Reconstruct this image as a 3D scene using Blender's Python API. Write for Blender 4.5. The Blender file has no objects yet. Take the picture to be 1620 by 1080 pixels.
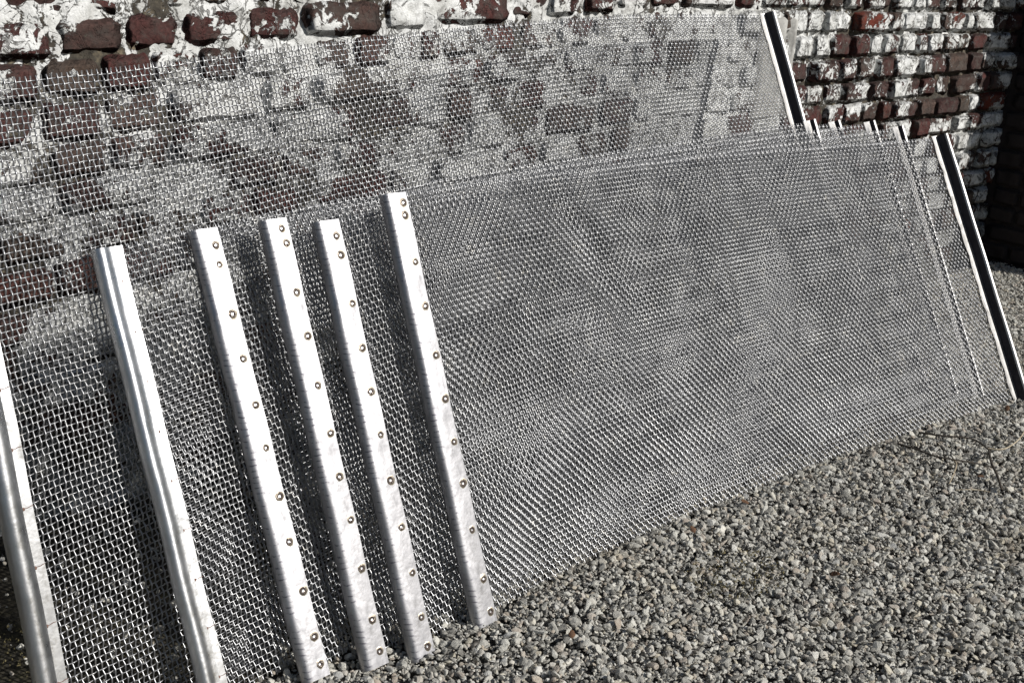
import bpy, bmesh, math, random
import numpy as np
from mathutils import Matrix, Vector, noise

S = bpy.context.scene
COL = S.collection
rnd = random.Random(7)
nrs = np.random.RandomState(5)

# ---------------------------------------------------------------- camera
GZ = 1.03                                     # camera height above the gravel
Rm = ((0.757, -0.181, 0.628), (-0.652, -0.280, 0.705), (0.048, -0.943, -0.330))
def camera_axes(f=1800.0, vx=(2980.0, 20.0), vzx=550.0):
    d1 = Vector((vx[0]-810, vx[1]-540, f))
    dx = vzx-810
    dy = (d1[0]*dx+f*f)/(-d1[1])
    X = d1.normalized(); Z = -Vector((dx, dy, f)).normalized(); Y = Z.cross(X)
    return X, Y, Z
X_, Y_, Z_ = camera_axes()
cam_d = bpy.data.cameras.new('camera'); cam = bpy.data.objects.new('camera', cam_d); COL.objects.link(cam)
cam_d.sensor_width = 36; cam_d.lens = 40; cam_d.clip_start = 0.02; cam_d.clip_end = 200
m = Matrix(((X_[0], -X_[1], -X_[2], 0), (Y_[0], -Y_[1], -Y_[2], 0), (Z_[0], -Z_[1], -Z_[2], GZ), (0, 0, 0, 1)))
cam.matrix_world = m
S.camera = cam

# ---------------------------------------------------------------- world and sun
SUN_AZ = math.radians(25)      # to the right of straight-at-the-wall
SUN_EL = math.radians(32)
w = bpy.data.worlds.new('World'); S.world = w; w.use_nodes = True
nt = w.node_tree
sky = nt.nodes.new('ShaderNodeTexSky'); sky.sky_type = 'NISHITA'; sky.sun_disc = False
sky.sun_elevation = SUN_EL
# direction towards the sun: (sin az, -cos az); Nishita rotation is measured from +Y clockwise
sky.sun_rotation = math.atan2(math.sin(SUN_AZ), -math.cos(SUN_AZ))
nt.links.new(sky.outputs[0], nt.nodes['Background'].inputs[0])
nt.nodes['Background'].inputs[1].default_value = 0.05
sd = bpy.data.lights.new('sun', 'SUN'); sd.energy = 5.0; sd.angle = math.radians(0.5); sd.color = (1, 0.965, 0.91)
sun = bpy.data.objects.new('sun', sd); COL.objects.link(sun)
sv = Vector((math.sin(SUN_AZ)*math.cos(SUN_EL), -math.cos(SUN_AZ)*math.cos(SUN_EL), math.sin(SUN_EL)))
sun.rotation_euler = sv.to_track_quat('Z', 'Y').to_euler()
sun.location = (2, -3, 4)
S.view_settings.view_transform = 'Standard'; S.view_settings.look = 'None'
S.view_settings.gamma = 1; S.view_settings.use_curve_mapping = False
S.view_settings.exposure = -0.2
S.render.engine = 'CYCLES'

# ---------------------------------------------------------------- helpers
def mesh_np(name, verts, quads, smooth=True, tris=None):
    me = bpy.data.meshes.new(name)
    verts = np.asarray(verts, np.float32).reshape(-1, 3)
    quads = np.asarray(quads, np.int32).reshape(-1, 4)
    me.vertices.add(len(verts)); me.vertices.foreach_set('co', verts.ravel())
    me.loops.add(quads.size); me.loops.foreach_set('vertex_index', quads.ravel())
    me.polygons.add(len(quads))
    me.polygons.foreach_set('loop_start', np.arange(0, quads.size, 4, dtype=np.int32))
    me.polygons.foreach_set('use_smooth', np.full(len(quads), smooth, dtype=bool))
    me.update(calc_edges=True)
    return me
def link(name, me, mat=None, parent=None):
    o = bpy.data.objects.new(name, me); COL.objects.link(o)
    if mat is not None and me is not None and not me.materials: me.materials.append(mat)
    if parent: o.parent = parent
    return o
def empty(name, loc=(0, 0, 0), parent=None):
    o = bpy.data.objects.new(name, None); COL.objects.link(o); o.location = loc; o.empty_display_size = 0.05
    if parent: o.parent = parent
    return o
def tag(o, label=None, cat=None, group=None, kind=None):
    if label: o['label'] = label
    if cat: o['category'] = cat
    if group: o['group'] = group
    if kind: o['kind'] = kind
    return o
def grid_quads(nu, nv):            # (nu+1)*(nv+1) verts, index i*(nv+1)+j
    i, j = np.meshgrid(np.arange(nu), np.arange(nv), indexing='ij')
    a = (i*(nv+1)+j).ravel()
    return np.stack([a, a+(nv+1), a+(nv+2), a+1], 1)

# ---------------------------------------------------------------- materials
class N:
    def __init__(s, name):
        s.m = bpy.data.materials.new(name); s.m.use_nodes = True; s.t = s.m.node_tree
        s.b = s.t.nodes['Principled BSDF']; s.out = s.t.nodes['Material Output']
    def n(s, typ, **kw):
        nd = s.t.nodes.new(typ)
        for k, v in kw.items():
            if k.startswith('i_'):
                key = k[2:]; key = int(key) if key.isdigit() else key.replace('_', ' ')
                nd.inputs[key].default_value = v
            else: setattr(nd, k, v)
        return nd
    def l(s, a, b): s.t.links.new(a, b)
    def noise(s, vec, scale, detail=4, rough=.55, dist=0.0):
        nd = s.n('ShaderNodeTexNoise'); nd.inputs['Scale'].default_value = scale; nd.inputs['Detail'].default_value = detail
        nd.inputs['Roughness'].default_value = rough; nd.inputs['Distortion'].default_value = dist
        if vec is not None: s.l(vec, nd.inputs['Vector'])
        return nd.outputs['Fac']
    def math(s, op, a, b=None, c=None, clamp=False):
        nd = s.n('ShaderNodeMath', operation=op); nd.use_clamp = clamp
        for k, v in enumerate((a, b, c)):
            if v is None: continue
            if isinstance(v, (int, float)): nd.inputs[k].default_value = v
            else: s.l(v, nd.inputs[k])
        return nd.outputs[0]
    def ramp(s, fac, stops, interp='LINEAR'):
        nd = s.n('ShaderNodeValToRGB'); cr = nd.color_ramp; cr.interpolation = interp
        while len(cr.elements) > 1: cr.elements.remove(cr.elements[-1])
        cr.elements[0].position = stops[0][0]; cr.elements[0].color = (*stops[0][1], 1)
        for p, c in stops[1:]:
            e = cr.elements.new(p); e.color = (*c, 1)
        s.l(fac, nd.inputs[0]); return nd.outputs[0]
    def mix(s, fac, a, b, blend='MIX'):
        nd = s.n('ShaderNodeMix', data_type='RGBA', blend_type=blend)
        if isinstance(fac, (int, float)): nd.inputs[0].default_value = fac
        else: s.l(fac, nd.inputs[0])
        for k, v in ((6, a), (7, b)):
            if isinstance(v, tuple): nd.inputs[k].default_value = (*v, 1)
            else: s.l(v, nd.inputs[k])
        return nd.outputs[2]
    def maprange(s, v, a, b, c, d):
        nd = s.n('ShaderNodeMapRange')
        s.l(v, nd.inputs[0])
        for k, x in enumerate((a, b, c, d)): nd.inputs[k+1].default_value = x
        return nd.outputs[0]
    def bump(s, h, strength=1, dist=.002, prev=None):
        nd = s.n('ShaderNodeBump'); nd.inputs['Strength'].default_value = strength; nd.inputs['Distance'].default_value = dist
        s.l(h, nd.inputs['Height'])
        if prev is not None: s.l(prev, nd.inputs['Normal'])
        return nd.outputs[0]

def mat_wall(name, mortar=False):
    M = N(name)
    geo = M.n('ShaderNodeNewGeometry'); pos = geo.outputs['Position']
    sep = M.n('ShaderNodeSeparateXYZ'); M.l(pos, sep.inputs[0])
    att = M.n('ShaderNodeAttribute', attribute_name='brick_rnd', attribute_type='GEOMETRY')
    oi = M.n('ShaderNodeObjectInfo')
    r0 = M.math('FRACT', M.math('ADD', oi.outputs['Random'], att.outputs['Fac']))
    r1 = M.math('FRACT', M.math('MULTIPLY', r0, 17.31))
    r2 = M.math('FRACT', M.math('MULTIPLY', r0, 91.7))
    # flaking mask
    n1 = M.noise(pos, 34, 9, .66, 1.1)
    n2 = M.noise(pos, 6.5, 3, .5, .5)
    n3 = M.noise(pos, 140, 3, .6)
    v = M.math('ADD', M.math('MULTIPLY', n1, .43), M.math('MULTIPLY', n2, .57))
    v = M.math('ADD', v, M.math('MULTIPLY', M.math('SUBTRACT', n3, .5), .10))
    # plaster-smeared stretch of the wall (world X 1.9 .. 2.75) keeps more of its paint
    sx = M.math('MULTIPLY', M.maprange(sep.outputs[0], 1.9, 2.3, 0, 1), M.maprange(sep.outputs[0], 2.65, 2.9, 1, 0))
    v = M.math('ADD', v, M.math('MULTIPLY', sx, .06))
    v = M.math('ADD', v, M.maprange(sep.outputs[0], 2.6, 2.9, 0, .024))
    if mortar:
        thr = M.maprange(sep.outputs[0], 2.5, 2.95, .46, .56)
    else:
        thr = M.maprange(r1, 0, 1, .44, .575)
    d = M.math('SUBTRACT', v, thr)
    mask = M.maprange(d, -.004, .012, 0, 1)
    edge = M.maprange(M.math('ABSOLUTE', d), 0, .018, 1, 0)
    # bare brick
    if mortar:
        base = M.ramp(M.noise(pos, 60, 5, .6), [(.3, (.03, .027, .024)), (.55, (.08, .07, .055)), (.75, (.25, .205, .14))])
    else:
        base = M.ramp(r2, [(0, (.055, .026, .024)), (.3, (.090, .030, .027)), (.5, (.072, .038, .034)), (.68, (.085, .060, .046)), (.84, (.11, .068, .058)), (.95, (.105, .036, .028)), (1, (.19, .035, .018))])
        speck = M.maprange(M.noise(pos, 220, 4, .7), .35, .7, .55, 1.35)
        base = M.mix(1, base, speck, 'MULTIPLY')
        soot = M.maprange(M.noise(pos, 22, 5, .65), .45, .66, 0, .85)
        base = M.mix(soot, base, (.055, .045, .04))
    # paint with dirt, thin cracks
    pn = M.noise(pos, 18, 6, .65, .3)
    paint = M.ramp(pn, [(.28, (.36, .36, .34)), (.40, (.64, .645, .625)), (.52, (.80, .81, .80)), (.75, (.86, .87, .87))])
    fine = M.maprange(M.noise(pos, 320, 3, .6), .3, .75, .8, 1.1)
    paint = M.mix(1, paint, fine, 'MULTIPLY')
    wv = M.n('ShaderNodeVectorMath', operation='ADD')
    nv = M.n('ShaderNodeTexNoise'); nv.inputs['Scale'].default_value = 25; nv.inputs['Detail'].default_value = 3; M.l(pos, nv.inputs['Vector'])
    sc = M.n('ShaderNodeVectorMath', operation='SCALE'); sc.inputs['Scale'].default_value = .05; M.l(nv.outputs['Color'], sc.inputs[0])
    M.l(pos, wv.inputs[0]); M.l(sc.outputs[0], wv.inputs[1])
    vor = M.n('ShaderNodeTexVoronoi', feature='DISTANCE_TO_EDGE'); vor.inputs['Scale'].default_value = 17; M.l(wv.outputs[0], vor.inputs['Vector'])
    cr = M.math('MULTIPLY', M.maprange(vor.outputs['Distance'], .012, .032, 1, 0), M.maprange(M.noise(pos, 7, 2), .48, .58, 0, 1))
    paint = M.mix(M.math('MULTIPLY', cr, .85), paint, (.07, .065, .06))
    rg = M.math('ABSOLUTE', M.math('SUBTRACT', M.noise(pos, 15, 5, .6, 1.5), .5))
    ridge = M.math('MULTIPLY', M.maprange(rg, .006, .020, 1, 0), M.maprange(M.noise(pos, 30, 3), .42, .5, 0, 1))
    paint = M.mix(M.math('MULTIPLY', ridge, .8), paint, (.06, .055, .05))
    cr = M.math('MAXIMUM', cr, ridge)
    rim = M.math('MULTIPLY', edge, M.math('SUBTRACT', 1, mask))
    base = M.mix(M.math('MULTIPLY', rim, .55), base, (.05, .045, .042))
    # uneven dark olive tone, stronger towards the foot of the wall
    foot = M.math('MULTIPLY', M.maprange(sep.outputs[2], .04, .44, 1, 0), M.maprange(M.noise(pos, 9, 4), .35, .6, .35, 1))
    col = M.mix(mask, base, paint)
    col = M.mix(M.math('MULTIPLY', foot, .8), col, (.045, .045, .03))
    grime = M.math('MULTIPLY', M.maprange(M.noise(pos, 45, 6, .7, .8), .50, .64, 0, 1), M.maprange(sep.outputs[0], .7, 2.6, .3, .85))
    col = M.mix(M.math('MULTIPLY', grime, .75), col, (.10, .095, .085))
    M.l(col, M.b.inputs['Base Color'])
    M.b.inputs['Roughness'].default_value = .88
    M.b.inputs['Specular IOR Level'].default_value = .25
    h = M.math('ADD', M.math('MULTIPLY', mask, .6), M.math('MULTIPLY', n1, .8))
    h = M.math('SUBTRACT', h, M.math('MULTIPLY', cr, .5))
    b1 = M.bump(h, 1, .0035)
    b2 = M.bump(M.noise(pos, 260, 4, .7), .8, .0016, b1)
    M.l(b2, M.b.inputs['Normal'])
    return M.m
M_brick = mat_wall('whitewashed_brick')
M_mortar = mat_wall('whitewashed_mortar', True)

def mat_plaster():
    M = N('grey_plaster'); geo = M.n('ShaderNodeNewGeometry'); pos = geo.outputs['Position']
    c = M.ramp(M.noise(pos, 35, 7, .65, .4), [(.3, (.24, .235, .22)), (.5, (.40, .395, .375)), (.7, (.58, .575, .55))])
    M.l(c, M.b.inputs['Base Color']); M.b.inputs['Roughness'].default_value = .9
    M.l(M.bump(M.noise(pos, 70, 6, .7), 1, .003), M.b.inputs['Normal']); return M.m
M_plaster = mat_plaster()

def mat_metal(name, base=(.42, .42, .44), rough=.40, imprint=False):
    M = N(name); tc = M.n('ShaderNodeTexCoord'); ob = tc.outputs['Object']
    mp = M.n('ShaderNodeMapping'); mp.inputs['Scale'].default_value = (60, 60, 9); M.l(ob, mp.inputs[0])
    n1 = M.noise(mp.outputs[0], 1, 5, .6); n2 = M.noise(ob, 90, 5, .65, .4); n3 = M.noise(ob, 14, 4, .6)
    col = M.mix(M.maprange(n3, .38, .62, 0, .5), tuple(base), tuple(b*.62 for b in base))
    col = M.mix(M.maprange(n1, .5, .68, 0, .5), col, tuple(b*.5 for b in base))
    col = M.mix(M.maprange(n2, .55, .75, 0, .35), col, (.30, .30, .32))
    M.b.inputs['Metallic'].default_value = 1
    if imprint:
        # small dark dents pressed in by the wire ends along the fold
        sep = M.n('ShaderNodeSeparateXYZ'); M.l(ob, sep.inputs[0])
        zz = M.math('ADD', M.math('MULTIPLY', sep.outputs[2], 1.0/.0083), M.math('MULTIPLY', n3, 2.2))
        saw = M.math('ABSOLUTE', M.math('SUBTRACT', M.math('FRACT', zz), .5))
        line = M.maprange(saw, .07, .17, 1, 0)
        att = M.n('ShaderNodeAttribute', attribute_name='fold', attribute_type='GEOMETRY')
        dent = M.math('MULTIPLY', M.math('MULTIPLY', line, att.outputs['Fac']), M.maprange(n2, .46, .56, 0, 1))
        col = M.mix(M.math('MULTIPLY', dent, .8), col, (.09, .085, .11))
        bb = M.bump(dent, -.8, .0012)
        bb = M.bump(n2, .35, .0006, bb)
    else:
        bb = M.bump(n2, .3, .0006)
    bb = M.bump(n3, .35, .004, bb)
    M.l(bb, M.b.inputs['Normal'])
    M.l(col, M.b.inputs['Base Color'])
    M.l(M.math('ADD', M.maprange(n1, .3, .7, rough-.08, rough+.13), M.maprange(n2, .4, .8, 0, .12)), M.b.inputs['Roughness'])
    return M.m
M_sheet = mat_metal('folded_sheet_steel', imprint=True)
M_sheet2 = mat_metal('rolled_sheet_steel', (.66, .67, .69), .30)
M_edge = mat_metal('channel_steel', (.46, .455, .45), .40)
def mat_wire():
    M = N('steel_wire'); geo = M.n('ShaderNodeNewGeometry'); pos = geo.outputs['Position']
    col = M.ramp(M.noise(pos, 40, 3), [(.3, (.27, .275, .29)), (.6, (.40, .405, .415)), (.8, (.48, .465, .43))])
    M.l(col, M.b.inputs['Base Color']); M.b.inputs['Metallic'].default_value = .8
    M.b.inputs['Roughness'].default_value = .36
    return M.m
M_wire = mat_wire()
def mat_simple(name, stops, scale=60, rough=.8, metal=0, bump=.001):
    M = N(name); tc = M.n('ShaderNodeTexCoord'); ob = tc.outputs['Object']
    M.l(M.ramp(M.noise(ob, scale, 4, .6), stops), M.b.inputs['Base Color'])
    M.b.inputs['Roughness'].default_value = rough; M.b.inputs['Metallic'].default_value = metal
    M.l(M.bump(M.noise(ob, scale*4, 3, .6), .6, bump), M.b.inputs['Normal']); return M.m
M_rust = mat_simple('weld_scorch', [(.35, (.035, .022, .018)), (.6, (.065, .052, .048)), (.8, (.14, .125, .12))], 400, .5, .7, .0004)
M_halo = mat_simple('heat_tint', [(.3, (.42, .36, .26)), (.7, (.46, .43, .37))], 200, .42, 1, .0003)
M_tint = mat_simple('weld_rim', [(.3, (.16, .13, .11)), (.7, (.30, .27, .23))], 300, .4, 1, .0004)
M_ch_shade = mat_simple('channel_shade', [(.3, (.012, .011, .016)), (.7, (.028, .025, .035))], 60, .6, .3, .0004)  # shade on the channels' sunless inner faces, painted in as near-black
M_seam = mat_simple('weld_seam_rust', [(.3, (.12, .06, .045)), (.7, (.24, .15, .12))], 300, .7, .3, .0004)

# ---------------------------------------------------------------- ground
def ground_z(x, y):
    z = .006*noise.noise(Vector((x*2.3, y*2.3, 1)))+.003*noise.noise(Vector((x*9, y*9, 4)))
    if .98 < x < 2.85: z += .007*math.exp(-((y-1.155)/.03)**2)*(.6+.8*noise.noise(Vector((x*9, 0, 0))))
    z -= .018*max(0, min(1, (1.0-x)/.12))*max(0, min(1, (y-.7)/.3))
    return z
def mat_ground():
    M = N('stony_ground'); geo = M.n('ShaderNodeNewGeometry'); pos = geo.outputs['Position']
    vor = M.n('ShaderNodeTexVoronoi'); vor.inputs['Scale'].default_value = 95; M.l(pos, vor.inputs['Vector'])
    sp = M.n('ShaderNodeSeparateXYZ'); M.l(vor.outputs['Color'], sp.inputs[0])
    c = M.ramp(sp.outputs[0], [(0, (.06, .055, .05)), (.4, (.15, .145, .135)), (.8, (.26, .25, .235)), (1, (.42, .41, .39))])
    c = M.mix(M.maprange(vor.outputs['Distance'], .3, .7, 0, .8), c, (.03, .026, .02))
    sp2 = M.n('ShaderNodeSeparateXYZ'); M.l(pos, sp2.inputs[0])
    soil = M.math('MULTIPLY', M.maprange(sp2.outputs[0], .9, 1.3, 1, 0), M.maprange(sp2.outputs[1], 1.2, 1.32, 0, 1))
    sc_ = M.ramp(M.noise(pos, 30, 5, .65), [(.3, (.014, .012, .009)), (.55, (.03, .026, .016)), (.75, (.06, .055, .025))])
    c = M.mix(soil, c, sc_)
    M.l(c, M.b.inputs['Base Color']); M.b.inputs['Roughness'].default_value = .9
    h = M.math('SUBTRACT', 1, vor.outputs['Distance'])
    M.l(M.bump(h, 1, .006), M.b.inputs['Normal']); return M.m
M_ground = mat_ground()
def ground_sheet():
    xs = np.concatenate([[-40, -12, -4, -1.5], np.arange(-.4, 5.21, .08), [7, 12, 25, 60]])
    ys = np.concatenate([[-40, -12, -4, -1.5], np.arange(-.6, 2.21, .08), [4, 10, 40]])
    V = []
    for x in xs:
        for y in ys:
            V.append((x, y, ground_z(x, y)-.012 if (-.5 < x < 5.3 and -.7 < y < 2.3) else -.012))
    me = mesh_np('ground', V, grid_quads(len(xs)-1, len(ys)-1))
    o = link('ground', me, M_ground); tag(o, kind='structure')
ground_sheet()

# ---------------------------------------------------------------- brick wall
WY = 1.956
def bed(x, k):        # k = 0 is the bed joint seen at the top of the picture
    return .892+k*.068-(.058*(2.1-x) if x < 2.1 else 0)+.003*math.sin(x*3.1+k*1.7)
def brick_mesh(seed, nx=9, nz=6):
    r = random.Random(seed)
    V = []; F = []
    off = Vector((seed*3.1, seed*1.7, 0))
    for i in range(nx+1):
        for j in range(nz+1):
            a = i/nx; b = j/nz
            ea = min(a, 1-a)*nx; eb = min(b, 1-b)*nz
            x = a-.5; z = b-.5
            # round the arrises: rim vertices pulled back and in
            y = 0
            if ea == 0 or eb == 0: y += .0045
            if ea == 0 and eb == 0: y += .003
            x += (.035 if a == 0 else -.035 if a == 1 else 0)*(1 if eb == 0 else .4 if eb == 1 else 0)
            z += (.05 if b == 0 else -.05 if b == 1 else 0)*(1 if ea == 0 else .4 if ea == 1 else 0)
            p = Vector((a*2.2, b*1.4, 0))+off
            y += .008*noise.noise(p*1.5)+.0045*noise.noise(p*4.5)
            x += .05*noise.noise(p*2.6+Vector((9, 0, 0)))*(abs(x)*2); z += .10*noise.noise(p*2.6+Vector((0, 9, 0)))*(abs(z)*2)
            V.append((x, y, z))
    F += [tuple(int(q) for q in f) for f in grid_quads(nx, nz)]
    F = [(a, b, c, d) for a, b, c, d in F]
    # sides
    rim = [i*(nz+1) for i in range(nx+1)]+[nx*(nz+1)+j for j in range(1, nz+1)]+[i*(nz+1)+nz for i in range(nx-1, -1, -1)]+[j for j in range(nz-1, 0, -1)]
    n0 = len(V)
    for q in rim: V.append((V[q][0], .05, V[q][2]))
    L = len(rim)
    for q in range(L):
        q2 = (q+1) % L
        F.append((rim[q], n0+q, n0+q2, rim[q2]))
    me = bpy.data.meshes.new('brick'); me.from_pydata(V, [], F)
    bm = bmesh.new(); bm.from_mesh(me); bmesh.ops.recalc_face_normals(bm, faces=bm.faces); bm.to_mesh(me); bm.free()
    # open-backed block: make sure the front faces -Y
    if me.polygons[0].normal.y > 0: me.flip_normals()
    for p in me.polygons: p.use_smooth = True
    me.materials.append(M_brick)
    return me
BM = [brick_mesh(s) for s in range(26)]
def course_edges(k, x0, x1, r):
    e = []
    if k == -1:
        e = [(.30, .54), (.555, .664), (.674, .769), (.777, .859), (.867, .947), (.957, 1.029), (1.038, 1.114), (1.122, 1.190), (1.197, 1.281), (1.291, 1.371), (1.380, 1.444), (1.452, 1.499), (1.506, 1.60)]
        e += [(2.887, 2.94-.004), (2.944, 3.026), (3.036, 3.196), (3.207, 3.279), (3.287, 3.342), (3.350, 3.430), (3.442, 3.510), (3.517, 3.574), (3.583, 3.668), (3.676, 3.722), (3.733, 3.874)]
    out = list(e)
    def free(a, b): return all(b <= p-.006 or a >= q+.006 for p, q in e)
    x = x0+r.uniform(0, .1)
    while x < x1:
        wd = r.choice((.098, .104, .108, .112)) if r.random() < .72 else r.uniform(.17, .215)
        if x > 2.75: wd *= .78
        if wd < .13 and r.random() < .12: wd *= .6
        j = r.uniform(.007, .014)+(.003 if x > 2.75 else 0)
        if free(x, x+wd): out.append((x, x+wd))
        elif e:
            # fill up to the measured stretch
            nxt = [p for p, q in e if p > x]
            if nxt and free(x, nxt[0]-.008) and nxt[0]-.008-x > .03: out.append((x, nxt[0]-.008))
            inside = [q for p, q in e if p-.006 < x+wd and q > x]
            if inside: x = max(inside)+.008; continue
        x += wd+j
    return out
wall = empty('brick_wall', (2.0, WY, 0))
tag(wall, 'old brick wall with flaking whitewash behind the leaning screens', 'brick wall')
bricks = []
for k in range(-14, 13):
    r = random.Random(100+k)
    for a, b in course_edges(k, -1.3, 4.04, r):
        c = (a+b)/2
        z0 = bed(c, k); z1 = bed(c, k+1)
        jz = r.uniform(.007, .012) if c > 2.7 else r.uniform(.005, .010)
        h = z1-z0-jz
        prot = r.gauss(0, .0035)+(r.uniform(-.010, .010) if c > 2.75 else 0)
        if 2.545 < c < 2.76 and .60 < z0 < .90: prot = .004
        bricks.append((c, (z0+z1)/2, b-a, h, prot, r.uniform(-1, 1), r.randrange(26), k))
def visible_score(bk):
    c, z = bk[0], bk[1]
    if z > .95 or c < .45: return 0
    s = 0
    if c > 2.45 and z > .02: s = 3 if z > .35-(c-3.2)*.5 else 1.2
    elif z > .79: s = 3.5
    elif z > .30: s = 2-c*.2
    elif c < .95: s = 1
    return s
bricks.sort(key=visible_score, reverse=True)
n_obj = 0; rest = []
for bk in bricks:
    c, z, wd, h, prot, tl, mi, k = bk
    if visible_score(bk) > 0 and n_obj < 298:
        o = bpy.data.objects.new('brick', BM[mi]); COL.objects.link(o); o.parent = wall
        o.location = (c-2.0, -prot+.001, z)
        o.scale = (wd, 1, h)
        o.rotation_euler = (tl*.05, rnd.gauss(0, .018), rnd.gauss(0, .045))
        n_obj += 1
    else: rest.append(bk)
# the remaining courses joined
V = []; F = []; RV = []
for bk in rest:
    c, z, wd, h, prot, tl, mi, k = bk
    me = BM[mi]; n0 = len(V); rv = rnd.random()
    for v in me.vertices:
        V.append((v.co.x*wd+c-2.0, v.co.y-prot, v.co.z*h+z)); RV.append(rv)
    for p in me.polygons: F.append([n0+i for i in p.vertices])
me = bpy.data.meshes.new('bricks'); me.from_pydata(V, [], F)
at = me.attributes.new('brick_rnd', 'FLOAT', 'POINT'); at.data.foreach_set('value', RV)
for p in me.polygons: p.use_smooth = True
o = link('brick_courses', me, M_brick, wall); o['kind'] = 'stuff'
# mortar sheet with real relief, and the core of the wall behind it
def mortar_sheet():
    xs = np.arange(-1.3, 4.07, .010); zs = np.arange(-.04, 1.75, .010)
    V = np.zeros((len(xs), len(zs), 3), np.float32)
    for i, x in enumerate(xs):
        for j, z in enumerate(zs):
            if z < 1.1 and x > .2:
                n = noise.fractal(Vector((x*24, z*24, 0)), .8, 2.0, 4)
                n2 = noise.noise(Vector((x*6, z*6, 5)))
            else: n = 0; n2 = 0
            deep = .0055 if x < 2.5 else .0055+.016*min(1, (x-2.5)/.4)
            V[i, j] = (x-2.0, deep-.0065*n-.005*n2, z)
    me = mesh_np('mortar', V, grid_quads(len(xs)-1, len(zs)-1)[:, ::-1])
    if me.polygons[0].normal.y > 0: me.flip_normals()
    link('mortar', me, M_mortar, wall)
mortar_sheet()
def box_mesh(name, x0, x1, y0, y1, z0, z1):
    V = [(x0, y0, z0), (x1, y0, z0), (x1, y1, z0), (x0, y1, z0), (x0, y0, z1), (x1, y0, z1), (x1, y1, z1), (x0, y1, z1)]
    F = [(0, 3, 2, 1), (4, 5, 6, 7), (0, 1, 5, 4), (1, 2, 6, 5), (2, 3, 7, 6), (3, 0, 4, 7)]
    me = bpy.data.meshes.new(name); me.from_pydata(V, [], F); return me
link('wall_core', box_mesh('wall_core', -3.3, 2.35, .045, .30, -.1, 1.8), M_mortar, wall)
# plaster strip with an upright crack, between the tall screen and the eroded bricks
def plaster_strip():
    nx, nz = 14, 34
    V = []
    for i in range(nx+1):
        for j in range(nz+1):
            a = i/nx; b = j/nz
            x = 2.575+.165*a+(.008*noise.noise(Vector((a*0+3, b*6, 0))) if i in (0, nx) else 0); z = .60+.275*b
            y = -.011-.002*noise.noise(Vector((x*30, z*30, 0)))
            xc = 2.700-.0*b+.006*noise.noise(Vector((b*5, 1, 0)))
            if abs(x-xc) < .009: y += .016
            if i in (0, nx) or j in (0, nz): y += .012
            V.append((x-2.0, y, z))
    me = mesh_np('plaster_patch', V, grid_quads(nx, nz))
    if me.polygons[nz//2].normal.y > 0: me.flip_normals()
    link('plaster_patch', me, M_plaster, wall)
plaster_strip()

# pier that juts out at the right and shades the end of the wall
M_shade_brick = mat_simple('shade_dark_brick', [(.3, (.018, .016, .017)), (.6, (.032, .022, .02)), (.8, (.05, .045, .045))], 25, .9, 0, .003)  # pier's shade put into the brick colour itself
SB = []
for q in range(8):
    mm = BM[q].copy(); mm.materials.clear(); mm.materials.append(M_shade_brick); SB.append(mm)
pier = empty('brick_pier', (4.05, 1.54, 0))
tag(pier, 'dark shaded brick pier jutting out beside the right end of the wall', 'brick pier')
link('pier_core', box_mesh('pier_core', .012, .9, .012, .70, -.1, 1.8), M_shade_brick, pier)
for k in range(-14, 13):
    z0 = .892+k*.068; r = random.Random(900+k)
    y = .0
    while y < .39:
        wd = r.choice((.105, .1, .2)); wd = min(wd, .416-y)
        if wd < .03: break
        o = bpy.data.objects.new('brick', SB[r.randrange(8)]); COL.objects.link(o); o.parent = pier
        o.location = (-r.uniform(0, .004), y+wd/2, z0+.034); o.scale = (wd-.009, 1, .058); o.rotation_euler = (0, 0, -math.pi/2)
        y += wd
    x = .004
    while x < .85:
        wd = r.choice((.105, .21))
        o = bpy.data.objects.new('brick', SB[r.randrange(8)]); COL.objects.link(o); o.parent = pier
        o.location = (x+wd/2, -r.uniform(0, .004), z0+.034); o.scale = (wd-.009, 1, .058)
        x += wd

# ---------------------------------------------------------------- woven screens
def bowg(u, e=.75): return np.sin(np.pi*np.clip(u, 0, 1)**e)
class Surf:
    def __init__(s, BL, BR, TL, TR, bow, ztop=0.0, seed=0, ripple=.0035, expo=.75):
        s.BL, s.BR, s.TL, s.TR = [np.array(q, float) for q in (BL, BR, TL, TR)]
        s.bow, s.ztop, s.seed, s.rip, s.ex = bow, ztop, seed, ripple, expo
        s.L = np.linalg.norm(s.BR-s.BL); s.H = np.linalg.norm(s.TL-s.BL)
        n = np.cross(s.BR-s.BL, s.TL-s.BL); s.N = n/np.linalg.norm(n)      # towards the camera (-Y)
        if s.N[1] > 0: s.N = -s.N
        s.U = (s.BR-s.BL)/s.L; s.Vd = (s.TL-s.BL)/s.H
    def __call__(s, u, v):
        u = np.asarray(u, float)[..., None]; v = np.asarray(v, float)[..., None]
        P = (s.BL*(1-u)+s.BR*u)*(1-v)+(s.TL*(1-u)+s.TR*u)*v
        g = s.bow*bowg(u, s.ex)
        e = np.sin(np.pi*np.clip(u, 0, 1))**.5
        g = g+s.rip*e*(np.sin(u*s.L*6.5+v*.8+s.seed)+.5*np.sin(u*s.L*13+v*1.2+2*s.seed)+.4*np.sin(u*s.L*3-v*3+s.seed))
        P = P+g*np.array([0, 1.0, 0])+np.array([0, 0, 1.0])*(s.ztop*v*bowg(u, s.ex))
        return P
CP, RP = .0075, .0090
WR = .00098
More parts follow.
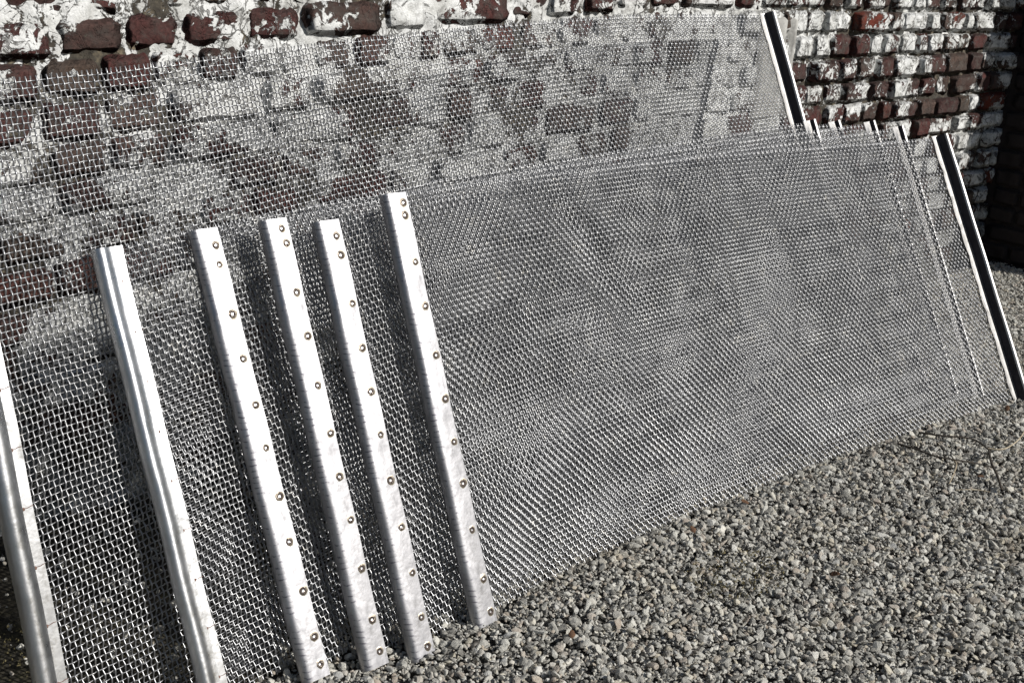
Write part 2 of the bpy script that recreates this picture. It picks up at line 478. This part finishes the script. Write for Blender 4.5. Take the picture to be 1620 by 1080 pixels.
def weave(name, sf, u0, u1, r=WR, a=.0011):
    nc = int(sf.L*(u1-u0)/CP); nr = int(sf.H/RP)
    uj = u0+(np.arange(nc)+.5)/nc*(u1-u0); vi = (np.arange(nr)+.5)/nr
    du = (u1-u0)/nc; dv = 1.0/nr
    wob = lambda p, q: .12*np.sin(p*3.3+q*11)+.08*np.sin(p*9.1+1.3)
    Vs = []; Fs = []; base = 0
    N0 = sf.N
    # upright wires
    J, I = np.meshgrid(np.arange(nc), np.arange(nr), indexing='ij')
    sgn = np.where((I+J) % 2 == 0, 1.0, -1.0)
    for kind in (0, 1):
        if kind == 0:
            A, B, s_ = J, I, sgn
            uu = np.repeat(uj[:, None], nr, 1); vv = np.repeat(vi[None, :], nc, 0)
            pu = np.stack([uu, uu], 2)+du*wob(vv*8, uu)[..., None]; pv = np.stack([vv-.22*dv, vv+.22*dv], 2)
            off = np.stack([s_, s_], 2)*a*1.35
            pu = pu.reshape(nc, -1); pv = pv.reshape(nc, -1); off = off.reshape(nc, -1)
            pu = np.concatenate([pu[:, :1], pu, pu[:, -1:]], 1); pv = np.concatenate([pv[:, :1]-.45*dv, pv, pv[:, -1:]+.55*dv], 1); off = np.concatenate([off[:, :1]*0, off, off[:, -1:]*0], 1)
            side = sf.U
        else:
            uu = np.repeat(uj[None, :], nr, 0); vv = np.repeat(vi[:, None], nc, 1)
            pv = np.stack([vv, vv], 2)+dv*wob(uu*13, vv)[..., None]*.8; pu = np.stack([uu-.22*du, uu+.22*du], 2)
            off = -np.stack([sgn.T, sgn.T], 2)*a*.65
            pu = pu.reshape(nr, -1); pv = pv.reshape(nr, -1); off = off.reshape(nr, -1)
            side = sf.Vd
        C = sf(pu, pv)+off[..., None]*N0
        W, K = C.shape[:2]
        rk = r*(1.17 if kind == 0 else .80)
        ring = np.stack([C+side*rk, C+N0*rk, C-side*rk, C-N0*rk], 2)      # W,K,4,3
        idx = np.arange(W*K*4).reshape(W, K, 4)+base
        for q in range(4):
            q2 = (q+1) % 4
            f = np.stack([idx[:, :-1, q], idx[:, 1:, q], idx[:, 1:, q2], idx[:, :-1, q2]], -1)
            if kind == 1: f = f[..., ::-1]
            Fs.append(f.reshape(-1, 4))
        Vs.append(ring.reshape(-1, 3)); base += W*K*4
    me = mesh_np(name, np.concatenate(Vs), np.concatenate(Fs))
    me.materials.append(M_wire)
    return me
def strip_mesh(name, sf, u_anchor, profile, mat, th=.0016, scallop=0, ext=.006, right=False, K=60, seed=0, foldrange=(-9, -8)):
    """fold a sheet profile [(x, n)...] and run it up one end of a screen"""
    r = random.Random(seed)
    prof = np.array(profile, float)
    d = np.gradient(prof, axis=0); d /= np.linalg.norm(d, axis=1)[:, None]
    nrm = np.stack([-d[:, 1], d[:, 0]], 1)
    if right: nrm = -nrm
    A = prof+nrm*th/2; B = prof-nrm*th/2
    ring = np.concatenate([A, B[::-1]]); n = len(ring)
    xr = []
    V = []; fold = []
    for k in range(K+1):
        v = -ext/sf.H+(1+2*ext/sf.H)*k/K
        P = sf(u_anchor, v)
        wob = .0006*math.sin(k*.35+seed)
        for q, (x, nn) in enumerate(ring):
            xx = x
            if scallop and (q < 1 or q >= n-1):
                xx = x-scallop*abs(math.sin(math.pi*v*sf.H/.075+seed))**.7
            V.append(P+sf.U*(xx+wob)+sf.N*nn)
            fold.append(1.0 if foldrange[0] <= x <= foldrange[1] else 0.0)
    F = []
    for k in range(K):
        for q in range(n):
            q2 = (q+1) % n
            F.append((k*n+q, k*n+q2, (k+1)*n+q2, (k+1)*n+q))
    m2 = len(prof)
    for k in (0, K):
        for q in range(m2-1):
            F.append((k*n+q, k*n+q+1, k*n+n-2-q, k*n+n-1-q))
    me = bpy.data.meshes.new(name); me.from_pydata([tuple(p) for p in V], [], F)
    at = me.attributes.new('fold', 'FLOAT', 'POINT'); at.data.foreach_set('value', fold)
    bm = bmesh.new(); bm.from_mesh(me); bmesh.ops.recalc_face_normals(bm, faces=bm.faces); bm.to_mesh(me); bm.free()
    for p in me.polygons: p.use_smooth = True
    me.set_sharp_from_angle(angle=math.radians(38))
    me.materials.append(mat)
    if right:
        me.materials.append(M_ch_shade)
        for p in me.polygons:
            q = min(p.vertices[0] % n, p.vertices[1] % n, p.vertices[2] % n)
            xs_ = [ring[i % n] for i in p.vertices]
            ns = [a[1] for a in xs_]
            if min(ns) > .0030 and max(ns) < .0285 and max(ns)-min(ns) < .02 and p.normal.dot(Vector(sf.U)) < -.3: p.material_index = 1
    return me
def weld_mesh(seed):
    r = random.Random(seed)
    V = [(0, 0, .0006)]; F = []; rings = ((.0018, .0001), (.0032, .0007), (.0044, .0015), (.0056, .0004), (.0078, .0001))
    n = 14
    for rr, h in rings:
        for q in range(n):
            t = q/n*2*math.pi
            k = 1+r.uniform(-.09, .09)
            V.append((rr*k*math.cos(t), rr*k*math.sin(t), h*r.uniform(.8, 1.2)))
    for q in range(n): F.append((0, 1+q, 1+(q+1) % n))
    mi = [2]*n
    for g in range(len(rings)-1):
        for q in range(n):
            a = 1+g*n+q; b = 1+g*n+(q+1) % n
            F.append((a, a+n, b+n, b)); mi.append(1 if g == 3 else 3 if (g == 2 and q < 6) or r.random() < .12 else 0)
    me = bpy.data.meshes.new('spot_weld'); me.from_pydata(V, [], F)
    me.materials.append(M_rust); me.materials.append(M_halo); me.materials.append(M_sheet2); me.materials.append(M_tint)
    for p, i in zip(me.polygons, mi): p.use_smooth = True; p.material_index = i
    return me
WELDS = [weld_mesh(s) for s in range(5)]
def seam_mesh(seed):
    # a short rust-brown weld line across the flange with a blob at its inner end
    r = random.Random(seed); V = []; F = []
    n = 8; L = .021
    for i in range(n+1):
        x = L*i/n; wz = .0007+.0003*r.random(); z = .0006*math.sin(i*1.1+seed)
        V += [(x, z-wz, 0), (x, z, .0006), (x, z+wz, 0)]
    for i in range(n):
        a = i*3; F += [(a, a+3, a+4, a+1), (a+1, a+4, a+5, a+2)]
    c = len(V); V.append((-.0005, 0, .0018)); m_ = 9
    for q in range(m_):
        t = q/m_*2*math.pi; k = r.uniform(.8, 1.2)
        V.append((-.0005+.0032*k*math.cos(t), .0040*k*math.sin(t), 0))
    for q in range(m_): F.append((c, c+1+q, c+1+(q+1) % m_))
    me = bpy.data.meshes.new('weld_seam'); me.from_pydata(V, [], F)
    for p in me.polygons: p.use_smooth = True
    me.materials.append(M_seam); return me
SEAMS = [seam_mesh(s) for s in range(3)]
def put_on(sf, u, v, x, n, me, name, parent, rot=0, sc=1.0):
    P = sf(u, v)+sf.U*x+sf.N*n
    Xa = Vector(sf.U); Za = Vector(sf.N); Ya = Za.cross(Xa).normalized(); Xa = Ya.cross(Za)
    M_ = Matrix((Xa, Ya, Za)).transposed().to_4x4()
    o = bpy.data.objects.new(name, me); COL.objects.link(o); o.parent = parent
    o.matrix_local = Matrix.Translation(Vector(P)) @ M_ @ Matrix.Rotation(rot, 4, 'Z') @ Matrix.Diagonal((sc, sc, sc, 1))
    return o
PROF_BACK = [(.0415, .0046), (.036, .0050), (.025, .0056), (.014, .0064), (.0085, .0060), (.0045, .0046), (.0018, .0020), (.0004, -.0018), (0, -.0060), (.0010, -.0100), (.0040, -.0125), (.0150, -.0135)]
PROF_ROLL = [(.002+x*.70, n*.8) for x, n in [(.057, .0046), (.0420, .0048), (.0405, .0072), (.0340, .0078), (.0285, .0088), (.0240, .0118), (.0190, .0146), (.0140, .0156), (.0085, .0142), (.0040, .0100), (.0012, .0040), (.0005, -.0020), (.0020, -.0080), (.0070, -.0125), (.0150, -.0135)]]
PROF_PIPE = [(.066-(.066-x)*.64, n*.72) for x, n in ((.066, .0046), (.0440, .0048), (.0430, .0078), (.0400, .0090), (.0340, .0135), (.0270, .0170), (.0200, .0182), (.0130, .0168), (.0065, .0125), (.0022, .0060), (.0006, -.0020), (.0020, -.0090), (.0070, -.0135), (.0150, -.0150))]
PROF_CH = [(-.021, .0046), (-.006, .0048), (-.0015, .0062), (0, .0100), (.0004, .020), (.0008, .0265), (.0022, .0292), (.0045, .0304), (.0080, .0308)]

# shape shared by the five short screens, in coordinates from the lower left corner
sfS = Surf((0, 0, 0), (1.743, -.029, 0), (0, .266, .638), (1.743, .307, .605), .060, .0, .6)
sfT = Surf((0, 0, 0), (1.743, .002, .040), (0, .266, .638), (1.743, .335, .660), .060, .0, 1.9)
wireT = weave('wire_mesh', sfT, .018, .996)
wireS = weave('wire_mesh', sfS, .018, .996)
left_back = [strip_mesh('hook_strip', sfS, 0.0, PROF_BACK, M_sheet, seed=s, foldrange=(.0003, .013)) for s in (1, 2)]
left_roll = strip_mesh('hook_strip', sfS, 0.0, PROF_ROLL, M_sheet2, seed=5)
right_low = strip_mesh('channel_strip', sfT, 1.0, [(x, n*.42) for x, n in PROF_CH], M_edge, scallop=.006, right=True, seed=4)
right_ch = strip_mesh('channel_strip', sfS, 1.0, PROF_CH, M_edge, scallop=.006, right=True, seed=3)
A0 = math.degrees(math.atan2(.266, .638))
panels = [
 # (x, y, z, length scale, lean, turn, roll, kind, label)
 (1.009, 1.189, .004, 1.0, A0, 0, 0, 0, 'frontmost short wire screen, its welded left strip nearest the open gravel'),
 (.891, 1.196, -.014, .982, 23.0, .004, .002, 1, 'second short wire screen, just left of and behind the frontmost screen'),
 (.819, 1.220, -.012, .988, 23.2, .008, .006, 0, 'third short wire screen, behind the second, its strip foot close beside the second strip'),
 (.729, 1.243, -.008, .975, 24.6, .010, .014, 1, 'fourth short wire screen, its spot-welded strip standing right of the one rolled strip'),
 (.578, 1.256, -.010, .955, 22.0, .017, .020, 2, 'rearmost short wire screen with a shiny rolled left strip instead of spot welds'),
]
G_S = 'short woven wire screens stacked leaning in front of the tall one'
WELD_V = {0: [.985, .955, .845, .742, .630, .525, .425, .325, .213, .100, .022],
          1: [.972, .925, .815, .715, .612, .510, .405, .300, .190, .085, .020]}
for pi_, (x, y, z, sc, lean, turn, roll, kind, label) in enumerate(panels):
    e = empty('wire_screen', (x, y, z)); tag(e, label, 'wire screen', G_S)
    e.rotation_euler = (-math.radians(lean-A0), -roll, turn); e.scale = (1.022 if kind == 2 else 1, sc, sc)
    wm = link('wire_mesh', wireS if pi_ == 0 else wireT, None, e); wm['kind'] = 'stuff'
    if kind < 2:
        st = link('hook_strip', left_back[kind], None, e)
        rw = random.Random(pi_+40)
        for q, v in enumerate(WELD_V[kind]):
            top = q == 0 or q == len(WELD_V[kind])-1
            put_on(sfS, 0, v+rw.uniform(-.003, .003), .0305+rw.uniform(-.0015, .002), .0061, rw.choice(WELDS), 'spot_weld', st, rw.uniform(0, 6), rw.uniform(.82, 1.1))
    else:
        st = link('hook_strip', left_roll, None, e); st['label'] = 'rolled steel strip with a groove and narrow white flange'
        for q in range(9):
            put_on(sfS, 0, .07+q*.108, .0320, .0049, SEAMS[q % 3], 'weld_seam', st, .08, .55)
    rs = link('channel_strip', right_ch if pi_ == 0 else right_low, None, e)

# the tall screen behind
sfR = Surf((0, 0, 0), (2.115, .150, .115), (0, .272, .862), (2.105, .565, .925), .055, .020, 2.1, .0045, 1.5)
er = empty('wire_screen', (.358, 1.298, -.04)); tag(er, 'tall long wire screen at the back, leaning nearest the brick wall', 'wire screen')
wr = link('wire_mesh', weave('wire_mesh', sfR, .018, .996, r=.00116, a=.0013), None, er); wr['kind'] = 'stuff'
st = link('hook_strip', strip_mesh('hook_strip', sfR, 0.0, PROF_PIPE, M_sheet2, seed=8, K=70), None, er)
st['label'] = 'pipe-like rolled grey strip with a flat white flange'
for q in range(11):
    put_on(sfR, 0, .04+q*.088, .0530, .0050, SEAMS[q % 3], 'weld_seam', st, .08, .62)
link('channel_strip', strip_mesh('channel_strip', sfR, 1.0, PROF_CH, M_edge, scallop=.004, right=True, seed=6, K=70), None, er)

# ---------------------------------------------------------------- gravel
def mat_stone():
    M = N('gravel_stone'); oi = M.n('ShaderNodeObjectInfo'); r = oi.outputs['Random']
    tc = M.n('ShaderNodeTexCoord'); geo = M.n('ShaderNodeNewGeometry')
    r2 = M.math('FRACT', M.math('MULTIPLY', r, 37.7))
    c = M.ramp(r, [(0, (.07, .068, .065)), (.16, (.22, .215, .205)), (.40, (.50, .495, .47)), (.62, (.74, .735, .70)), (.78, (.38, .31, .26)), (.84, (.60, .55, .44)), (.94, (.90, .89, .86)), (1, (.28, .29, .31))])
    c = M.mix(M.maprange(M.noise(tc.outputs['Object'], 2.2, 4, .65), .35, .7, 0, .5), c, (.76, .745, .69))
    sp = M.maprange(M.noise(tc.outputs['Object'], 9, 3, .7), .3, .7, .7, 1.2)
    c = M.mix(1, c, sp, 'MULTIPLY')
    # brownish damp patches between the stones
    patch = M.maprange(M.noise(geo.outputs['Position'], 4.2, 4, .65), .56, .70, 0, .35)
    c = M.mix(patch, c, (.22, .17, .10))
    c = M.mix(1, c, (1.13, 1.12, 1.08), 'MULTIPLY')
    M.l(c, M.b.inputs['Base Color']); M.b.inputs['Roughness'].default_value = .5
    M.l(M.bump(M.noise(tc.outputs['Object'], 6, 4, .7), .5, .15), M.b.inputs['Normal'])
    return M.m
M_stone = mat_stone()
stones = bpy.data.collections.new('gravel_stones')
for s in range(9):
    r = random.Random(300+s)
    bm = bmesh.new(); bmesh.ops.create_icosphere(bm, subdivisions=2, radius=1)
    sx, sy, sz = r.uniform(.9, 1.45), r.uniform(.65, .95), r.uniform(.4, .75)
    planes = [(Vector((r.gauss(0, 1), r.gauss(0, 1), r.gauss(0, 1))).normalized(), r.uniform(.5, .82)) for _ in range(11)]
    for v in bm.verts:
        for nn, dd in planes:
            t = v.co.dot(nn)-dd
            if t > 0: v.co -= nn*t
        v.co += Vector((r.uniform(-.03, .03), r.uniform(-.03, .03), r.uniform(-.03, .03)))
        v.co = Vector((v.co.x*sx, v.co.y*sy, v.co.z*sz))
    me = bpy.data.meshes.new('stone'); bm.to_mesh(me); bm.free(); me.materials.append(M_stone)
    for p in me.polygons: p.use_smooth = False
    stones.objects.link(bpy.data.objects.new('stone', me))
def gravel():
    # carrier sheet follows the ground; geometry nodes strew the stones over it
    xs = np.arange(-.1, 5.0, .06); ys = np.arange(-.5, 1.96, .06)
    V = []; D = []
    for x in xs:
        for y in ys:
            V.append((x, y, ground_z(x, y)-.004))
            near = 1.0
            if y > 1.30+.12*noise.noise(Vector((x*3, y*3, 0))) and x < 1.0: near = .05
            if y < .35 or x > 4.5: near = .45
            D.append(near)
    me = mesh_np('gravel', V, grid_quads(len(xs)-1, len(ys)-1))
    at = me.attributes.new('dens', 'FLOAT', 'POINT'); at.data.foreach_set('value', D)
    o = link('gravel', me, M_ground); tag(o, 'grey crushed-stone gravel covering the ground in front of the screens', 'gravel', kind='stuff')
    ng = bpy.data.node_groups.new('strew_stones', 'GeometryNodeTree')
    ng.interface.new_socket('Geometry', in_out='INPUT', socket_type='NodeSocketGeometry')
    ng.interface.new_socket('Geometry', in_out='OUTPUT', socket_type='NodeSocketGeometry')
    nd = ng.nodes; gi = nd.new('NodeGroupInput'); go = nd.new('NodeGroupOutput')
    join = nd.new('GeometryNodeJoinGeometry')
    ci = nd.new('GeometryNodeCollectionInfo'); ci.inputs['Collection'].default_value = stones
    ci.inputs['Separate Children'].default_value = True; ci.inputs['Reset Children'].default_value = True
    def layer(seed, dens, smin, smax, zmin, zmax):
        dp = nd.new('GeometryNodeDistributePointsOnFaces'); dp.distribute_method = 'RANDOM'
        na = nd.new('GeometryNodeInputNamedAttribute'); na.data_type = 'FLOAT'; na.inputs['Name'].default_value = 'dens'
        mu = nd.new('ShaderNodeMath'); mu.operation = 'MULTIPLY'; mu.inputs[1].default_value = dens
        ng.links.new(na.outputs['Attribute'], mu.inputs[0]); ng.links.new(mu.outputs[0], dp.inputs['Density'])
        dp.inputs['Seed'].default_value = seed
        ng.links.new(gi.outputs[0], dp.inputs['Mesh'])
        sp = nd.new('GeometryNodeSetPosition'); rv = nd.new('FunctionNodeRandomValue'); rv.data_type = 'FLOAT_VECTOR'
        rv.inputs[0].default_value = (0, 0, zmin); rv.inputs[1].default_value = (0, 0, zmax); rv.inputs['Seed'].default_value = seed+3
        ng.links.new(dp.outputs['Points'], sp.inputs['Geometry']); ng.links.new(rv.outputs[0], sp.inputs['Offset'])
        ip = nd.new('GeometryNodeInstanceOnPoints'); ip.inputs['Pick Instance'].default_value = True
        ng.links.new(sp.outputs[0], ip.inputs['Points']); ng.links.new(ci.outputs[0], ip.inputs['Instance'])
        rr = nd.new('FunctionNodeRandomValue'); rr.data_type = 'FLOAT_VECTOR'
        rr.inputs[0].default_value = (-.9, -.9, 0); rr.inputs[1].default_value = (.9, .9, 6.283); rr.inputs['Seed'].default_value = seed+5
        ng.links.new(rr.outputs[0], ip.inputs['Rotation'])
        rs = nd.new('FunctionNodeRandomValue'); rs.data_type = 'FLOAT'
        rs.inputs[2].default_value = 0; rs.inputs[3].default_value = 1; rs.inputs['Seed'].default_value = seed+9
        pw = nd.new('ShaderNodeMath'); pw.operation = 'POWER'; pw.inputs[1].default_value = 2.0
        mr = nd.new('ShaderNodeMapRange'); mr.inputs[3].default_value = smin; mr.inputs[4].default_value = smax
        ng.links.new(rs.outputs[1], pw.inputs[0]); ng.links.new(pw.outputs[0], mr.inputs[0]); ng.links.new(mr.outputs[0], ip.inputs['Scale'])
        ng.links.new(ip.outputs[0], join.inputs[0])
    layer(1, 10000, .0044, .0078, -.002, .004)
    layer(2, 8000, .0032, .0112, .002, .0095)
    layer(3, 11000, .0018, .0042, .003, .0105)
    ng.links.new(join.outputs[0], go.inputs[0])
    md = o.modifiers.new('strew', 'NODES'); md.node_group = ng
gravel()

# ---------------------------------------------------------------- dry stems and leaf bits
M_dark = mat_simple('dark_stem', [(.3, (.035, .028, .022)), (.7, (.08, .065, .05))], 80, .8)
M_straw = mat_simple('straw_stem', [(.3, (.36, .29, .19)), (.7, (.55, .48, .36))], 80, .7)
M_leaf = mat_simple('dry_leaf', [(.3, (.07, .035, .02)), (.7, (.17, .09, .045))], 60, .8)
M_moss = mat_simple('moss', [(.3, (.09, .075, .035)), (.7, (.20, .17, .08))], 90, .95)
def stem(name, pts, r0, r1, mat, label, cat, group=None):
    P = [Vector(p) for p in pts]; K = 26; C = []
    n = len(P)-1
    for k in range(K+1):
        t = k/K*n; i = min(int(t), n-1); f = t-i
        p0 = P[max(i-1, 0)]; p1 = P[i]; p2 = P[i+1]; p3 = P[min(i+2, n)]
        C.append(.5*((2*p1)+(-p0+p2)*f+(2*p0-5*p1+4*p2-p3)*f*f+(-p0+3*p1-3*p2+p3)*f**3))
    base = C[0].copy(); V = []; F = []; m_ = 6
    for k, c in enumerate(C):
        d = (C[min(k+1, K)]-C[max(k-1, 0)]).normalized(); a = d.cross(Vector((0, 0, 1))).normalized(); b = a.cross(d)
        r = r0+(r1-r0)*k/K
        for q in range(m_):
            t = q/m_*2*math.pi; V.append(c-base+a*r*math.cos(t)+b*r*math.sin(t))
    for k in range(K):
        for q in range(m_):
            q2 = (q+1) % m_; F.append((k*m_+q, k*m_+q2, (k+1)*m_+q2, (k+1)*m_+q))
    me = bpy.data.meshes.new(name); me.from_pydata(V, [], F)
    for p in me.polygons: p.use_smooth = True
    o = link(name, me, mat); o.location = base; tag(o, label, cat, group); return o
stem('dead_root', [(2.235, 1.19, .004), (2.218, 1.13, .016), (2.213, 1.074, .02), (2.25, 1.02, .018), (2.293, .985, .008)], .0022, .0016, M_dark, 'long thin dark root curving over the gravel, lowest of the two by the screen foot', 'root')
stem('dead_root', [(2.325, 1.20, .006), (2.33, 1.135, .018), (2.366, 1.076, .022), (2.352, 1.03, .018)], .0022, .0018, M_dark, 'short dark root ending where the pale straw stem begins on the gravel', 'root')
stem('dry_reed', [(2.352, 1.03, .020), (2.365, 1.008, .022), (2.394, 1.000, .026), (2.45, 1.004, .034), (2.53, 1.025, .05)], .0018, .0014, M_straw, 'pale straw stem arching up to the right from the dark root end', 'dry stem')
stem('dead_twig', [(2.343, 1.023, .020), (2.28, .985, .022), (2.23, .945, .02), (2.188, .912, .012)], .0026, .0030, M_dark, 'dark grey twig pointing down the gravel below the straw stem', 'twig')
stem('dry_grass', [(2.245, 1.055, .012), (2.215, 1.03, .020), (2.17, 1.01, .020), (2.125, .995, .012)], .0016, .001, M_straw, 'short pale grass blade bent on the gravel left of the twig', 'dry grass')
stem('dry_grass', [(2.11, .972, .012), (2.125, .955, .015), (2.15, .94, .013), (2.165, .925, .010)], .0009, .0006, M_straw, 'tiny pale grass blade lying on the gravel nearest the camera below the roots', 'dry grass')
def leaf(loc, size, rz, mat, label, group='dry leaf bits on the gravel', name='leaf_fragment'):
    r = random.Random(int(loc[0]*1000)); V = []; F = []
    n = 6; size *= .62
    for i in range(n+1):
        t = i/n; wv = math.sin(math.pi*min(1, t*.93+.05))**.8*.32*size*(1+r.uniform(-.2, .2)); cz = .25*size*t*t+r.uniform(0, .08)*size
        V += [(t*size, -wv, cz+.15*wv), (t*size, 0, cz-.05*size), (t*size, wv, cz+.35*wv)]
    for i in range(n):
        a = i*3; F += [(a, a+3, a+4, a+1), (a+1, a+4, a+5, a+2)]
    me = bpy.data.meshes.new(name); me.from_pydata(V, [], F)
    for p in me.polygons: p.use_smooth = True
    o = link(name, me, mat); o.location = loc; o.rotation_euler = (r.uniform(-.3, .3), r.uniform(-.3, .2), rz)
    mdf = o.modifiers.new('solid', 'SOLIDIFY'); mdf.thickness = .0006
    tag(o, label, 'leaf', group); return o
LF = [((2.62, 1.12, .014), .030, .4, 'reddish brown leaf bit at the right foot of the frontmost screen'),
      ((1.70, 1.185, .014), .026, 2.0, 'dark leaf bit against the middle of the frontmost screen foot'),
      ((1.52, 1.17, .014), .024, 1.2, 'brown leaf bit at the screen foot left of the middle'),
      ((2.22, .97, .014), .028, 3.0, 'rust brown leaf bit beside the twig and the straw stem'),
      ((1.60, .93, .014), .030, 5.0, 'brown curled leaf bit on open gravel nearest the mossy patch'),
      ((2.04, .66, .014), .034, .2, 'long brown leaf bit on open gravel near the right edge'),
      ((1.10, 1.06, .014), .024, .8, 'brown leaf bit just below the foot of the frontmost left strip'),
      ((.47, 1.30, .012), .050, .5, 'olive leaf on the ground left of the tall screen strip')]
for loc, s_, rz, lb in LF: leaf(loc, s_, rz, M_leaf if 'olive' not in lb else M_moss, lb)
def moss(loc, rx, ry, seed, label):
    r = random.Random(seed); V = []; F = []
    for _ in range(420):
        a = r.uniform(0, 6.283); q = math.sqrt(r.random()); x = rx*q*math.cos(a); y = ry*q*math.sin(a); z = r.uniform(.004, .011)
        s_ = r.uniform(.0012, .0028); t = r.uniform(0, 6.283); n0 = len(V)
        V += [(x-s_*math.cos(t), y-s_*math.sin(t), z), (x+s_*math.cos(t), y+s_*math.sin(t), z), (x+r.uniform(-.002, .002), y+r.uniform(-.002, .002), z+s_*1.6)]
        F.append((n0, n0+1, n0+2))
    me = bpy.data.meshes.new('moss_patch'); me.from_pydata(V, [], F)
    o = link('moss_patch', me, M_moss); o.location = loc; tag(o, label, 'moss', kind='stuff')
moss((.40, 1.56, -.012), .12, .10, 8, 'dark olive moss on the soil left of the tall screen strip')
moss((1.47, 1.035, .004), .10, .075, 3, 'small brownish moss patch on the gravel below the frontmost screen')
